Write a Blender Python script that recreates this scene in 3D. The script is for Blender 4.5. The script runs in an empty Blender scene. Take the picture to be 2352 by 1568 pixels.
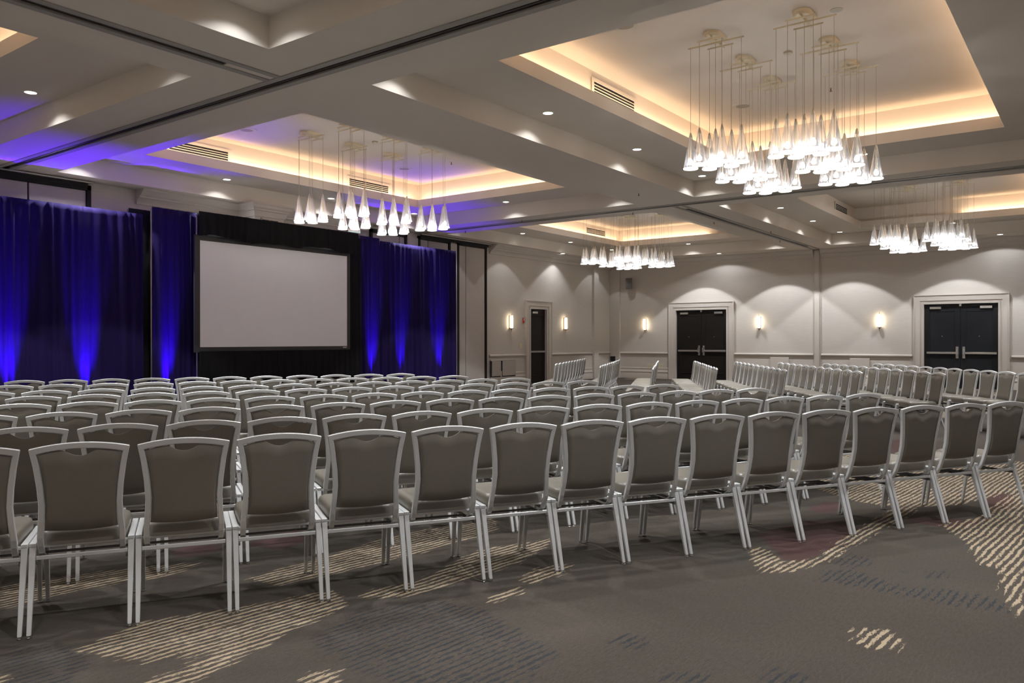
import bpy, bmesh, math, random
from mathutils import Vector, Matrix
random.seed(7)
R = math.radians
col = bpy.context.scene.collection
scn = bpy.context.scene

# ------------------------------------------------------------------ camera, world, exposure
W_PX, F_PX = 2352.0, 1822.9
cam = bpy.data.cameras.new('camera')
cam.sensor_width = 36.0
cam.lens = 36.0 * F_PX / W_PX
cam.clip_end = 200
camo = bpy.data.objects.new('camera', cam)
col.objects.link(camo)
YAW, PITCH, ROLL = R(36.716), R(-0.114), R(-0.026)
camo.location = (0, 0, 1.40)
fw = Vector((math.cos(YAW) * math.cos(PITCH), math.sin(YAW) * math.cos(PITCH), math.sin(PITCH)))
rt = Vector((math.sin(YAW), -math.cos(YAW), 0)); up = rt.cross(fw)
rt, up = rt * math.cos(ROLL) + up * math.sin(ROLL), up * math.cos(ROLL) - rt * math.sin(ROLL)
M = Matrix((rt, up, -fw)).transposed().to_4x4()
M.translation = camo.location
camo.matrix_world = M
scn.camera = camo

wd = bpy.data.worlds.new('world'); scn.world = wd
wd.use_nodes = True
wd.node_tree.nodes['Background'].inputs[0].default_value = (0.02, 0.02, 0.022, 1)
wd.node_tree.nodes['Background'].inputs[1].default_value = 1.0
scn.view_settings.view_transform = 'Standard'
scn.view_settings.look = 'None'
scn.view_settings.exposure = 0.0
scn.view_settings.gamma = 1.0
scn.view_settings.use_curve_mapping = False

# light levels, watts (all lamps of the room)
DOWN_W = 430.0      # recessed downlight, main beam
DOWN_SPILL = 24.0  # recessed downlight, wide spill
PEND_W = 21.0      # one pendant cluster
COVE_W = 2.6      # per metre of cove strip
UPLIGHT_W = 2000.0
UP_SPILL = 480.0
SCONCE_E = 11.0
WARM = (1.0, 0.72, 0.46)
WHITE = (1.0, 0.95, 0.90)
COOL = (0.95, 0.975, 1.0)
VIOLET = (0.085, 0.0, 1.0)

# ------------------------------------------------------------------ room dimensions (metres)
XB, XF = -5.2, 26.07           # back wall, far wall
YR, YL = -2.6, 14.82           # right wall, left (screen) wall
ZC, Z1, ZB, Z2 = 4.27, 4.595, 4.775, 5.18
BX = [(-3.80, 4.85), (6.22, 15.0), (16.25, 25.06)]
BY = [(0.13, 6.61), (7.965, 14.32)]
TRACK_X = (5.555, 15.63); TRACK_Y = 7.315

# ------------------------------------------------------------------ materials
def new_mat(name):
    m = bpy.data.materials.new(name); m.use_nodes = True
    return m, m.node_tree, m.node_tree.nodes, m.node_tree.nodes['Principled BSDF']

def mat(name, color, rough=0.6, metal=0.0, spec=0.5, noise=None, bump=None, coat=0.0, sheen=0.0):
    m, t, n, b = new_mat(name)
    b.inputs['Base Color'].default_value = (*color, 1)
    b.inputs['Roughness'].default_value = rough
    b.inputs['Metallic'].default_value = metal
    b.inputs['Specular IOR Level'].default_value = spec
    b.inputs['Coat Weight'].default_value = coat
    b.inputs['Sheen Weight'].default_value = sheen
    tc = n.new('ShaderNodeTexCoord')
    if noise:
        sc, amt, stretch = noise
        mp = n.new('ShaderNodeMapping'); mp.inputs['Scale'].default_value = stretch
        t.links.new(tc.outputs['Object'], mp.inputs[0])
        nz = n.new('ShaderNodeTexNoise'); nz.inputs['Scale'].default_value = sc
        nz.inputs['Detail'].default_value = 3
        t.links.new(mp.outputs[0], nz.inputs['Vector'])
        mx = n.new('ShaderNodeMix'); mx.data_type = 'RGBA'
        mx.inputs['A'].default_value = (*[c * (1 - amt) for c in color], 1)
        mx.inputs['B'].default_value = (*[min(1, c * (1 + amt)) for c in color], 1)
        t.links.new(nz.outputs['Fac'], mx.inputs['Factor'])
        t.links.new(mx.outputs['Result'], b.inputs['Base Color'])
        if bump:
            bp = n.new('ShaderNodeBump'); bp.inputs['Strength'].default_value = bump
            bp.inputs['Distance'].default_value = 0.004
            t.links.new(nz.outputs['Fac'], bp.inputs['Height'])
            t.links.new(bp.outputs[0], b.inputs['Normal'])
    return m

def emis(name, color, strength, sample=True):
    m, t, n, b = new_mat(name)
    b.inputs['Base Color'].default_value = (0.8, 0.8, 0.8, 1)
    b.inputs['Emission Color'].default_value = (*color, 1)
    b.inputs['Emission Strength'].default_value = strength
    if not sample:
        try: m.cycles.emission_sampling = 'NONE'
        except Exception: pass
    return m

PAINT = mat('ceiling_paint', (0.70, 0.635, 0.565), 0.9, spec=0.2, noise=(1.2, 0.03, (1, 1, 1)))
WALLP = mat('linen_wallcovering', (0.60, 0.555, 0.51), 0.85, spec=0.2, noise=(14, 0.10, (0.25, 0.25, 6)), bump=0.25)
TRIM = mat('trim_paint', (0.58, 0.53, 0.48), 0.55, spec=0.35, noise=(3, 0.02, (1, 1, 1)))
PANEL = mat('partition_fabric', (0.50, 0.455, 0.41), 0.9, spec=0.15, noise=(20, 0.10, (0.3, 0.3, 5)), bump=0.2)
DARK = mat('dark_recess', (0.012, 0.011, 0.010), 0.8, noise=(5, 0.1, (1, 1, 1)))
TRACKM = mat('track_metal', (0.20, 0.19, 0.19), 0.3, metal=0.9, noise=(8, 0.06, (1, 1, 1)))
TRACKE = mat('track_edge', (0.34, 0.32, 0.29), 0.6, noise=(8, 0.05, (1, 1, 1)))
CHROME = mat('polished_chrome', (0.75, 0.75, 0.75), 0.15, metal=1.0, noise=(8, 0.02, (1, 1, 1)))
STEEL = mat('brushed_steel', (0.6, 0.59, 0.57), 0.3, metal=1.0, noise=(30, 0.05, (1, 1, 8)))
SILVER = mat('silver_powdercoat', (0.72, 0.73, 0.735), 0.36, metal=0.5, spec=0.6, noise=(300, 0.10, (1, 1, 1)))
VINYL = mat('taupe_vinyl', (0.155, 0.141, 0.116), 0.33, spec=0.6, noise=(60, 0.08, (1, 1, 1)), bump=0.08)
PLASTIC = mat('black_plastic', (0.02, 0.02, 0.02), 0.4, noise=(10, 0.1, (1, 1, 1)))
DOORD = mat('espresso_door', (0.011, 0.009, 0.008), 0.5, spec=0.25, noise=(4, 0.15, (1, 1, 8)))
DOORB = mat('charcoal_door', (0.015, 0.017, 0.021), 0.5, spec=0.25, noise=(4, 0.10, (1, 1, 8)))
BLUEF = mat('navy_drape', (0.018, 0.012, 0.060), 0.85, spec=0.05, sheen=0.0, noise=(60, 0.15, (1, 1, 0.3)))
BLACKF = mat('black_drape', (0.013, 0.013, 0.014), 0.9, spec=0.08, noise=(60, 0.15, (1, 1, 0.3)))
SCREENF = mat('projection_surface', (0.84, 0.87, 0.91), 0.55, spec=0.8, noise=(2, 0.015, (1, 1, 1)))
FRAMEF = mat('screen_frame', (0.035, 0.036, 0.04), 0.6, noise=(10, 0.05, (1, 1, 1)))
BRASS = mat('champagne_metal', (0.66, 0.60, 0.46), 0.5, metal=0.1, noise=(12, 0.06, (1, 1, 1)))
CORDM = mat('champagne_cord', (0.42, 0.36, 0.27), 0.5, noise=(12, 0.06, (1, 1, 1)))
BRONZE = mat('bronze_bracket', (0.20, 0.12, 0.06), 0.35, metal=0.9, noise=(12, 0.06, (1, 1, 1)))
WHITEP = mat('white_plastic', (0.62, 0.59, 0.52), 0.5, noise=(10, 0.03, (1, 1, 1)))
IVORY = mat('ivory_plate', (0.70, 0.62, 0.42), 0.5, noise=(10, 0.03, (1, 1, 1)))
REDP = mat('red_lettering', (0.45, 0.02, 0.015), 0.5, noise=(10, 0.03, (1, 1, 1)))
BULB = emis('lamp_bulb', (1.0, 0.96, 0.90), 8.0, False)
DISC = emis('downlight_lens', (1.0, 0.97, 0.92), 5.0, False)
STRIP = emis('cove_led', WARM, 6.0, False)
SCON = emis('sconce_glass', (1.0, 0.84, 0.58), SCONCE_E, True)
EXITG = emis('exit_glass', (0.62, 0.85, 0.78), 0.55, False)
VLENS = emis('violet_lens', (0.35, 0.1, 1.0), 12.0, False)

def glass_mat():
    m = bpy.data.materials.new('thin_clear_glass'); m.use_nodes = True
    t = m.node_tree; n = t.nodes; n.clear()
    out = n.new('ShaderNodeOutputMaterial')
    tr = n.new('ShaderNodeBsdfTransparent'); tr.inputs[0].default_value = (0.93, 0.94, 0.95, 1)
    gl = n.new('ShaderNodeBsdfGlossy'); gl.inputs['Roughness'].default_value = 0.08
    gl.inputs[0].default_value = (0.95, 0.96, 1, 1)
    df = n.new('ShaderNodeBsdfTranslucent'); df.inputs[0].default_value = (0.95, 0.96, 1, 1)
    fr = n.new('ShaderNodeLayerWeight'); fr.inputs[0].default_value = 0.45
    rp = n.new('ShaderNodeMath'); rp.operation = 'MULTIPLY_ADD'
    rp.inputs[1].default_value = 0.80; rp.inputs[2].default_value = 0.20; rp.use_clamp = True
    t.links.new(fr.outputs['Facing'], rp.inputs[0])
    m1 = n.new('ShaderNodeMixShader'); m1.inputs[0].default_value = 0.10
    t.links.new(gl.outputs[0], m1.inputs[1]); t.links.new(df.outputs[0], m1.inputs[2])
    m2 = n.new('ShaderNodeMixShader')
    t.links.new(rp.outputs[0], m2.inputs[0]); t.links.new(tr.outputs[0], m2.inputs[1]); t.links.new(m1.outputs[0], m2.inputs[2])
    t.links.new(m2.outputs[0], out.inputs[0])
    return m
GLASS = glass_mat()

# ------------------------------------------------------------------ mesh helpers
class MB:
    """collects geometry and links it as ONE mesh object"""
    def __init__(s): s.v = []; s.f = []
    def add(s, vs, fs):
        o = len(s.v); s.v += [tuple(v) for v in vs]; s.f += [tuple(i + o for i in f) for f in fs]
        return s
    def box(s, x0, x1, y0, y1, z0, z1):
        vs = [(x, y, z) for z in (z0, z1) for y in (y0, y1) for x in (x0, x1)]
        return s.add(vs, [(0, 2, 3, 1), (4, 5, 7, 6), (0, 1, 5, 4), (2, 6, 7, 3), (0, 4, 6, 2), (1, 3, 7, 5)])
    def taper(s, c0, h0, c1, h1):
        """box from centre c0 with half sizes h0 (x,y) up to c1 with h1"""
        vs = []
        for c, h in ((c0, h0), (c1, h1)):
            vs += [(c[0] - h[0], c[1] - h[1], c[2]), (c[0] + h[0], c[1] - h[1], c[2]),
                   (c[0] + h[0], c[1] + h[1], c[2]), (c[0] - h[0], c[1] + h[1], c[2])]
        return s.add(vs, [(0, 3, 2, 1), (4, 5, 6, 7), (0, 1, 5, 4), (1, 2, 6, 5), (2, 3, 7, 6), (3, 0, 4, 7)])
    def cyl(s, c0, r0, c1, r1, n=16, caps=True):
        c0 = Vector(c0); c1 = Vector(c1); d = (c1 - c0).normalized()
        a = d.orthogonal().normalized(); b = d.cross(a)
        vs = []
        for c, r in ((c0, r0), (c1, r1)):
            for i in range(n):
                t = 2 * math.pi * i / n
                vs.append(c + a * (r * math.cos(t)) + b * (r * math.sin(t)))
        fs = [(i, (i + 1) % n, n + (i + 1) % n, n + i) for i in range(n)]
        if caps: fs += [tuple(range(n))[::-1], tuple(range(n, 2 * n))]
        return s.add(vs, fs)
    def lathe(s, c, prof, n=20, axis='Z'):
        vs = []
        for r, z in prof:
            for i in range(n):
                t = 2 * math.pi * i / n
                vs.append((c[0] + r * math.cos(t), c[1] + r * math.sin(t), c[2] + z))
        m = len(prof)
        fs = [(j * n + i, j * n + (i + 1) % n, (j + 1) * n + (i + 1) % n, (j + 1) * n + i) for j in range(m - 1) for i in range(n)]
        return s.add(vs, fs)
    def prism(s, prof, axis, a, b):
        """closed 2-D profile extruded from a to b along axis ('X': profile (y,z); 'Y': profile (x,z))"""
        n = len(prof); vs = []
        for t in (a, b):
            for p, z in prof:
                vs.append((t, p, z) if axis == 'X' else (p, t, z))
        fs = [(i, (i + 1) % n, n + (i + 1) % n, n + i) for i in range(n)] + [tuple(range(n))[::-1], tuple(range(n, 2 * n))]
        return s.add(vs, fs)
    def mesh(s, name, m, smooth=False, bevel=0, seg=2):
        me = bpy.data.meshes.new(name)
        me.from_pydata(s.v, [], s.f)
        bm = bmesh.new(); bm.from_mesh(me)
        bmesh.ops.recalc_face_normals(bm, faces=bm.faces)
        if bevel:
            bmesh.ops.bevel(bm, geom=[e for e in bm.edges if e.calc_face_angle(0) > 0.5], offset=bevel, segments=seg, affect='EDGES', profile=0.6)
        bm.to_mesh(me); bm.free()
        if m: me.materials.append(m)
        if smooth:
            me.polygons.foreach_set('use_smooth', [True] * len(me.polygons))
            if smooth == 'auto':
                try: me.set_sharp_from_angle(angle=R(40))
                except Exception: pass
        me.update()
        return me

def obj(name, me, parent=None, loc=None, rot=None):
    o = bpy.data.objects.new(name, me); col.objects.link(o)
    if parent: o.parent = parent
    if loc: o.location = loc
    if rot: o.rotation_euler = rot
    return o

def tag(o, label, cat, group=None, kind=None):
    if label: o['label'] = label
    if cat: o['category'] = cat
    if group: o['group'] = group
    if kind: o['kind'] = kind
    return o

def thing(name, label, cat, loc=(0, 0, 0), rz=0, group=None, kind=None):
    o = bpy.data.objects.new(name, None); col.objects.link(o)
    o.location = loc; o.rotation_euler = (0, 0, rz); o.empty_display_size = 0.1
    return tag(o, label, cat, group, kind)

def copy_tree(o, parent=None):
    c = o.copy(); col.objects.link(c); c.parent = parent
    for ch in o.children: copy_tree(ch, c)
    return c

def lamp(name, kind, loc, energy, color, rot=(0, 0, 0), **kw):
    l = bpy.data.lights.new(name, kind); l.energy = energy; l.color = color
    for k, v in kw.items(): setattr(l, k, v)
    o = bpy.data.objects.new(name, l); col.objects.link(o)
    o.location = loc; o.rotation_euler = rot
    return o

# ------------------------------------------------------------------ carpet
def carpet():
    beige = [[(1.68,3.72),(2.07,3.84),(2.5,3.62),(2.98,3.47),(2.85,3.2),(2.48,3.14),(2.0,3.02),(1.68,2.95),(1.55,3.13),(2.06,3.18),(1.81,3.35)],
     [(3.34,2.7),(3.65,2.66),(3.55,2.58),(3.3,2.6)],[(2.04,2.63),(2.16,2.69),(2.27,2.59),(2.15,2.49)],
     [(2.94,3.24),(3.12,3.3),(3.36,3.19),(4.11,3.34),(4.74,3.09),(4.05,2.94),(3.67,2.98),(3.15,3.02)],
     [(2.78,4.04),(3.23,4.04),(4.04,4.08),(4.9,3.85),(4.65,3.58),(3.96,3.59),(3.41,3.64),(2.83,3.77)],
     [(1.88,5.04),(2.18,4.92),(2.57,4.77),(2.87,4.53),(2.53,4.44),(2.16,4.6),(1.71,4.6)],
     [(3.71,2.72),(3.98,2.79),(4.25,2.68),(3.96,2.59),(3.73,2.63)],
     [(5.15,1.9),(5.32,1.86),(5.05,1.62),(5.22,1.48),(5.89,1.48),(6.41,1.44),(7.57,1.38),(7.25,1.22),(5.84,1.35),(5.2,1.4),(4.86,1.51),(4.7,1.65)],
     [(7.72,2.2),(9.47,2.55),(10.44,1.81),(10.81,0.73),(8.9,0.6),(7.64,0.99),(7.23,1.38),(7.3,1.74)],
     [(6.75,0.99),(7.16,0.81),(9.18,0.62),(4.59,0.31),(5.07,0.43),(5.62,0.52),(5.77,0.63),(6.33,0.78)],
     [(3.91,0.95),(4.11,0.95),(4.16,0.84),(4.07,0.72),(3.94,0.74),(3.84,0.84)],
     [(4.12,5.16),(5.04,5.11),(5.14,4.66),(4.33,4.62)]]
    navy = [[(4.73,1.34),(5.03,1.38),(5.12,1.15),(4.93,0.94),(5.02,0.69),(5.04,0.47),(4.78,0.36),(4.72,0.61),(4.75,0.86),(4.78,1.14)],
     [(5.18,1.42),(5.51,1.32),(5.37,1.13),(5.14,1.23)],[(2.39,2.99),(2.83,3.09),(3.19,2.9),(3.21,2.58),(2.97,1.94),(2.62,1.9),(2.29,2.13),(2.28,2.56)],
     [(3.2,1.85),(3.38,1.84),(3.38,1.66),(3.17,1.68)],[(1.49,4.01),(1.67,3.95),(1.73,3.61),(1.45,3.27),(1.29,3.47)],
     [(2.92,1.5),(3.05,1.53),(3.18,1.31),(3.05,1.28)],[(3.18,1.15),(3.39,1.14),(3.39,0.93),(3.29,0.92)],[(5.35,0.88),(5.46,0.73),(5.26,0.7),(5.19,0.83)]]
    burg = [[(5.66,2.01),(6.31,1.83),(6.43,1.54),(6.24,1.44),(5.46,1.47),(5.12,1.51),(5.08,1.63)],
     [(7.96,0.85),(8.63,0.8),(8.36,0.64),(7.71,0.6),(7.51,0.72)],[(6.88,1.32),(7.04,0.97),(7.03,0.74),(6.65,0.89),(6.71,1.16)],
     [(6.69,1.97),(7.16,1.93),(7.09,1.73),(6.63,1.78)],[(3.26,4.72),(3.83,4.8),(3.82,4.48),(3.3,4.39)],[(2.82,4.94),(3.16,5.05),(3.12,4.72),(2.84,4.73)]]
    # the rest of the floor: the same loose patches, scattered
    rr = random.Random(5)
    for i in range(260):
        x = rr.uniform(-5, 26); y = rr.uniform(-2.5, 14.6)
        if 1.2 < x < 8.2 and y < 5.3: continue
        k = rr.random(); sx = rr.uniform(.35, 1.3); sy = rr.uniform(.15, .5)
        poly = [(x + sx * math.cos(t) * rr.uniform(.6, 1), y + sy * math.sin(t) * rr.uniform(.6, 1)) for t in [j * .785 for j in range(8)]]
        (beige if k < .5 else navy if k < .75 else burg).append(poly)
    def dist(px, py, poly):
        ins = False; best = 9
        n = len(poly)
        for i in range(n):
            ax, ay = poly[i]; bx, by = poly[(i + 1) % n]
            if (ay > py) != (by > py) and px < (bx - ax) * (py - ay) / (by - ay) + ax: ins = not ins
            dx, dy = bx - ax, by - ay
            t = max(0, min(1, ((px - ax) * dx + (py - ay) * dy) / (dx * dx + dy * dy + 1e-9)))
            best = min(best, math.hypot(px - ax - t * dx, py - ay - t * dy))
        return best if ins else -best
    xs = []; x = XB
    while x < XF: xs.append(x); x += 0.06 if 1.0 < x < 9.6 else 0.14
    xs.append(XF)
    ys = []; y = YR
    while y < YL: ys.append(y); y += 0.06 if 0.0 < y < 5.4 else 0.14
    ys.append(YL)
    nx, ny = len(xs), len(ys)
    masks = []
    import numpy as np
    X, Y = np.meshgrid(np.array(xs), np.array(ys)); XX = X.ravel(); YY = Y.ravel()
    for polys, soft in ((beige, .05), (navy, .09), (burg, .09)):
        val = np.zeros(len(XX))
        for poly in polys:
            pa = np.array(poly); lo = pa.min(0) - .25; hi = pa.max(0) + .25
            idx = np.where((XX > lo[0]) & (XX < hi[0]) & (YY > lo[1]) & (YY < hi[1]))[0]
            for i in idx:
                d = dist(XX[i], YY[i], poly)
                v = max(0, min(1, .5 + d / (2 * soft)))
                if v > val[i]: val[i] = v
        masks.append(val)
    me = bpy.data.meshes.new('floor')
    verts = [(a, b, 0) for a, b in zip(XX.tolist(), YY.tolist())]
    faces = [(j * nx + i, j * nx + i + 1, (j + 1) * nx + i + 1, (j + 1) * nx + i) for j in range(ny - 1) for i in range(nx - 1)]
    me.from_pydata(verts, [], faces)
    ca = me.color_attributes.new('patches', 'FLOAT_COLOR', 'POINT')
    arr = np.ones((len(XX), 4), dtype=np.float32)
    for k in range(3): arr[:, k] = masks[k]
    ca.data.foreach_set('color', arr.ravel())
    m, t, n, b = new_mat('patterned_carpet')
    L = t.links.new
    tc = n.new('ShaderNodeTexCoord')
    at = n.new('ShaderNodeAttribute'); at.attribute_name = 'patches'
    sep = n.new('ShaderNodeSeparateColor'); L(at.outputs['Color'], sep.inputs[0])
    def noise(scale, detail=3, stretch=(1, 1, 1), rough=.6, rot=0):
        mp = n.new('ShaderNodeMapping'); mp.inputs['Scale'].default_value = stretch
        mp.inputs['Rotation'].default_value = (0, 0, rot)
        L(tc.outputs['Object'], mp.inputs[0])
        z = n.new('ShaderNodeTexNoise'); z.inputs['Scale'].default_value = scale; z.inputs['Detail'].default_value = detail
        z.inputs['Roughness'].default_value = rough
        L(mp.outputs[0], z.inputs['Vector']); return z.outputs['Fac']
    def math_(op, a, b_=None, c=None, clamp=False):
        q = n.new('ShaderNodeMath'); q.operation = op; q.use_clamp = clamp
        for i, v in enumerate((a, b_, c)):
            if v is None: continue
            if isinstance(v, (int, float)): q.inputs[i].default_value = v
            else: L(v, q.inputs[i])
        return q.outputs[0]
    def mix(f, A, B):
        q = n.new('ShaderNodeMix'); q.data_type = 'RGBA'
        if isinstance(f, (int, float)): q.inputs['Factor'].default_value = f
        else: L(f, q.inputs['Factor'])
        for s_, v in (('A', A), ('B', B)):
            if isinstance(v, tuple): q.inputs[s_].default_value = (*v, 1)
            else: L(v, q.inputs[s_])
        return q.outputs['Result']
    # stripes run roughly along X; gently warped
    mp = n.new('ShaderNodeMapping'); mp.inputs['Rotation'].default_value = (0, 0, R(5))
    L(tc.outputs['Object'], mp.inputs[0])
    warp = n.new('ShaderNodeTexNoise'); warp.inputs['Scale'].default_value = 3.5; warp.inputs['Detail'].default_value = 1
    L(mp.outputs[0], warp.inputs['Vector'])
    sx = n.new('ShaderNodeSeparateXYZ'); L(mp.outputs[0], sx.inputs[0])
    ph = math_('ADD', math_('MULTIPLY', sx.outputs['Y'], 2 * math.pi / .043), math_('MULTIPLY', warp.outputs['Fac'], 5.0))
    wave = math_('MULTIPLY_ADD', math_('SINE', ph), .5, .5)
    dash = noise(7, 3, (1, 6, 1), .6, R(5))            # long dashes breaking the stripes
    fuzz = noise(150, 3, (1, 1, 1), .7)
    tuft = noise(42, 4, (.55, 2.0, 1), .75, R(5))      # short ragged strokes of yarn
    stripe = math_('SUBTRACT', math_('ADD', wave, math_('MULTIPLY', dash, 1.5)), math_('MULTIPLY_ADD', tuft, 3.4, -.62))
    def gate(mask, amount, thr=.0):
        # mask eroded by dashes, times stripes
        g = math_('ADD', mask, math_('MULTIPLY_ADD', dash, 1.2, -.6 - thr))
        g = math_('ADD', g, math_('MULTIPLY_ADD', tuft, 1.1, -.55)); g = math_('MULTIPLY', math_('SUBTRACT', g, .42), 7, clamp=True)
        s = math_('MULTIPLY', math_('SUBTRACT', stripe, amount), 6, clamp=True)
        return math_('MULTIPLY', g, s)
    base = mix(math_('MULTIPLY_ADD', noise(.7, 5), 2.4, -.7, clamp=True), (0.030, 0.0225, 0.0155), (0.056, 0.043, 0.031))
    base = mix(math_('MULTIPLY', math_('SUBTRACT', noise(1.7, 3), .52), 5, clamp=True), base, (0.038, 0.034, 0.025))
    base = mix(math_('MULTIPLY_ADD', math_('ADD', fuzz, tuft), 1.6, -1.1, clamp=True), mix(.5, base, (0.010, 0.008, 0.007)), mix(.18, base, (0.22, 0.18, 0.145)))
    bg = math_('MULTIPLY', math_('MULTIPLY', math_('SUBTRACT', math_('ADD', sep.outputs[2], math_('MULTIPLY', noise(12), .4)), .62), 5, clamp=True), .8)
    c1 = mix(bg, base, mix(tuft, (0.035, 0.010, 0.010), (0.085, 0.036, 0.032)))
    c2 = mix(gate(sep.outputs[1], .32, .05), c1, mix(fuzz, (0.008, 0.010, 0.013), (0.026, 0.028, 0.032)))
    c3 = mix(gate(sep.outputs[0], .22), c2, mix(fuzz, (0.25, 0.19, 0.12), (0.44, 0.35, 0.24)))
    L(c3, b.inputs['Base Color'])
    b.inputs['Roughness'].default_value = 0.95; b.inputs['Specular IOR Level'].default_value = 0.1
    b.inputs['Sheen Weight'].default_value = 0.15
    bp = n.new('ShaderNodeBump'); bp.inputs['Strength'].default_value = .5; bp.inputs['Distance'].default_value = .004
    L(noise(260, 2), bp.inputs['Height']); L(bp.outputs[0], b.inputs['Normal'])
    me.materials.append(m)
    o = obj('floor', me)
    return tag(o, 'brown patterned carpet with beige stripes, navy and burgundy patches', 'floor', kind='structure')
floor = carpet()

# ------------------------------------------------------------------ ceiling with coffers
def build_ceiling():
    s = MB(); T = 0.08
    xs = [XB] + [v for b in BX for v in b] + [XF]
    ys = [YR] + [v for b in BY for v in b] + [YL]
    # track slots split the beams: list of x-strips and y-strips that are solid
    G = 0.075   # half width of a track slot
    def strip(x0, x1, y0, y1): s.box(x0, x1, y0, y1, ZC, Z1 + T)
    # cross beams (run along Y), full width
    strip(XB, BX[0][0], YR, YL)
    for tx, (a, b) in zip(TRACK_X, ((BX[0][1], BX[1][0]), (BX[1][1], BX[2][0]))):
        strip(a, tx - G, YR, YL); strip(tx + G, b, YR, YL)
        s.box(tx - G, tx + G, YR, YL, ZC + .10, Z1 + T)
    strip(BX[2][1], XF, YR, YL)
    for i, (a, b) in enumerate(BX):
        strip(a, b, YR, BY[0][0]); strip(a, b, BY[1][1], YL)
        if i == 1: strip(a, b, BY[0][1], BY[1][0])
        else:
            strip(a, b, BY[0][1], TRACK_Y - G); strip(a, b, TRACK_Y + G, BY[1][0])
            s.box(a, b, TRACK_Y - G, TRACK_Y + G, ZC + .10, Z1 + T)
    ceil = obj('ceiling', s.mesh('ceiling', PAINT))
    tag(ceil, 'beige plaster ceiling with wide soffit beams around six stepped coffers', 'ceiling', kind='structure')
    for ix, (x0, x1) in enumerate(BX):
        for iy, (y0, y1) in enumerate(BY):
            ox0, ox1 = x0 + .97, x1 - 1.0
            oy0, oy1 = y0 + 1.07, y1 - 1.05
            if ix == 0: ox1 = 3.74
            c = MB()
            # level-1 ring
            w = .035; d = .20
            c.box(x0, ox0 - w, y0, y1, Z1, Z1 + T); c.box(ox1 + w, x1, y0, y1, Z1, Z1 + T)
            c.box(ox0 - w, ox1 + w, y0, oy0 - w, Z1, Z1 + T); c.box(ox0 - w, ox1 + w, oy1 + w, y1, Z1, Z1 + T)
            # fascia (thin upstand) round the opening, ledge behind it, upper wall and top
            fz0 = Z1 + T
            c.box(ox0 - w, ox0, oy0 - w, oy1 + w, Z1, ZB); c.box(ox1, ox1 + w, oy0 - w, oy1 + w, Z1, ZB)
            c.box(ox0, ox1, oy0 - w, oy0, Z1, ZB); c.box(ox0, ox1, oy1, oy1 + w, Z1, ZB)
            c.box(ox0 - d - .1, ox0 - d, oy0 - d - .1, oy1 + d + .1, fz0, Z2 + .1)
            c.box(ox1 + d, ox1 + d + .1, oy0 - d - .1, oy1 + d + .1, fz0, Z2 + .1)
            c.box(ox0 - d, ox1 + d, oy0 - d - .1, oy0 - d, fz0, Z2 + .1)
            c.box(ox0 - d, ox1 + d, oy1 + d, oy1 + d + .1, fz0, Z2 + .1)
            c.box(ox0 - d, ox1 + d, oy0 - d, oy1 + d, Z2, Z2 + .1)
            obj('coffer', c.mesh('coffer', PAINT), ceil)
            # LED strips in the cove; some stretches are dark in the photo
            if ix == 0: segs = [('N', ox0, ox1), ('S', ox0, ox1), ('W', oy0, oy1), ('E', oy0, oy1)]
            elif (ix, iy) == (1, 0): segs = [('N', ox0, ox1), ('S', ox0, ox1), ('W', oy0, oy1), ('E', oy0, oy1)]
            elif (ix, iy) == (1, 1): segs = [('N', ox0, ox1), ('W', oy0, oy1), ('E', oy0, oy1), ('S', ox0, ox1)]
            elif (ix, iy) == (2, 1): segs = [('N', ox0, ox1), ('E', 10.2, oy1), ('W', oy0, oy1)]
            else: segs = [('E', oy0, 3.05), ('S', ox0, ox1)]
            for side, a, b in segs:
                L_ = b - a; mid = (a + b) / 2; q = .075
                pos = {'N': (mid, oy1 + q), 'S': (mid, oy0 - q), 'E': (ox1 + q, mid), 'W': (ox0 - q, mid)}[side]
                along_x = side in 'NS'
                st = MB()
                hx, hy = (L_ / 2, .012) if along_x else (.012, L_ / 2)
                st.box(pos[0] - hx, pos[0] + hx, pos[1] - hy, pos[1] + hy, fz0, ZB - .02)
                obj('led_strip', st.mesh('led_strip', STRIP), ceil)
                lamp('cove_light', 'AREA', (pos[0], pos[1], ZB - .014), COVE_W * L_, WARM, {'N': (math.pi - R(50), 0, 0), 'S': (math.pi + R(50), 0, 0), 'E': (math.pi - R(50), 0, R(-90)), 'W': (math.pi + R(50), 0, R(-90))}[side],
                     shape='RECTANGLE', size=L_, size_y=.03)
    return ceil
ceiling = build_ceiling()

# partition tracks in the beams
def track(idx, axis, pos, a, b):
    g = .075
    t = thing('trim_%d' % idx, None, None, kind='structure')
    ch = MB(); ed = MB(); sl = MB()
    def bx(m, u0, u1, z0, z1):
        (m.box(u0, u1, a, b, z0, z1) if axis == 'Y' else m.box(a, b, u0, u1, z0, z1))
    bx(ch, pos - .055, pos - .008, ZC + .012, ZC + .085); bx(ch, pos + .008, pos + .055, ZC + .012, ZC + .085)
    bx(sl, pos - .008, pos + .008, ZC + .05, ZC + .085)
    bx(ed, pos - g - .06, pos - .055, ZC - .012, ZC - .0005); bx(ed, pos + .055, pos + g + .06, ZC - .012, ZC - .0005)
    obj('track_channel', ch.mesh('track_channel', TRACKM), t)
    obj('slot', sl.mesh('slot', DARK), t)
    obj('track_edge', ed.mesh('track_edge', TRACKE), t)
    return t
LAB = ['dark metal partition track in the ceiling beam nearest the camera', 'long metal partition track across the far ceiling beam, catching lamp reflections',
       'dark partition track at the upper left meeting the near track', 'partition track in the far ceiling ending above the wall pilaster']
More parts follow.
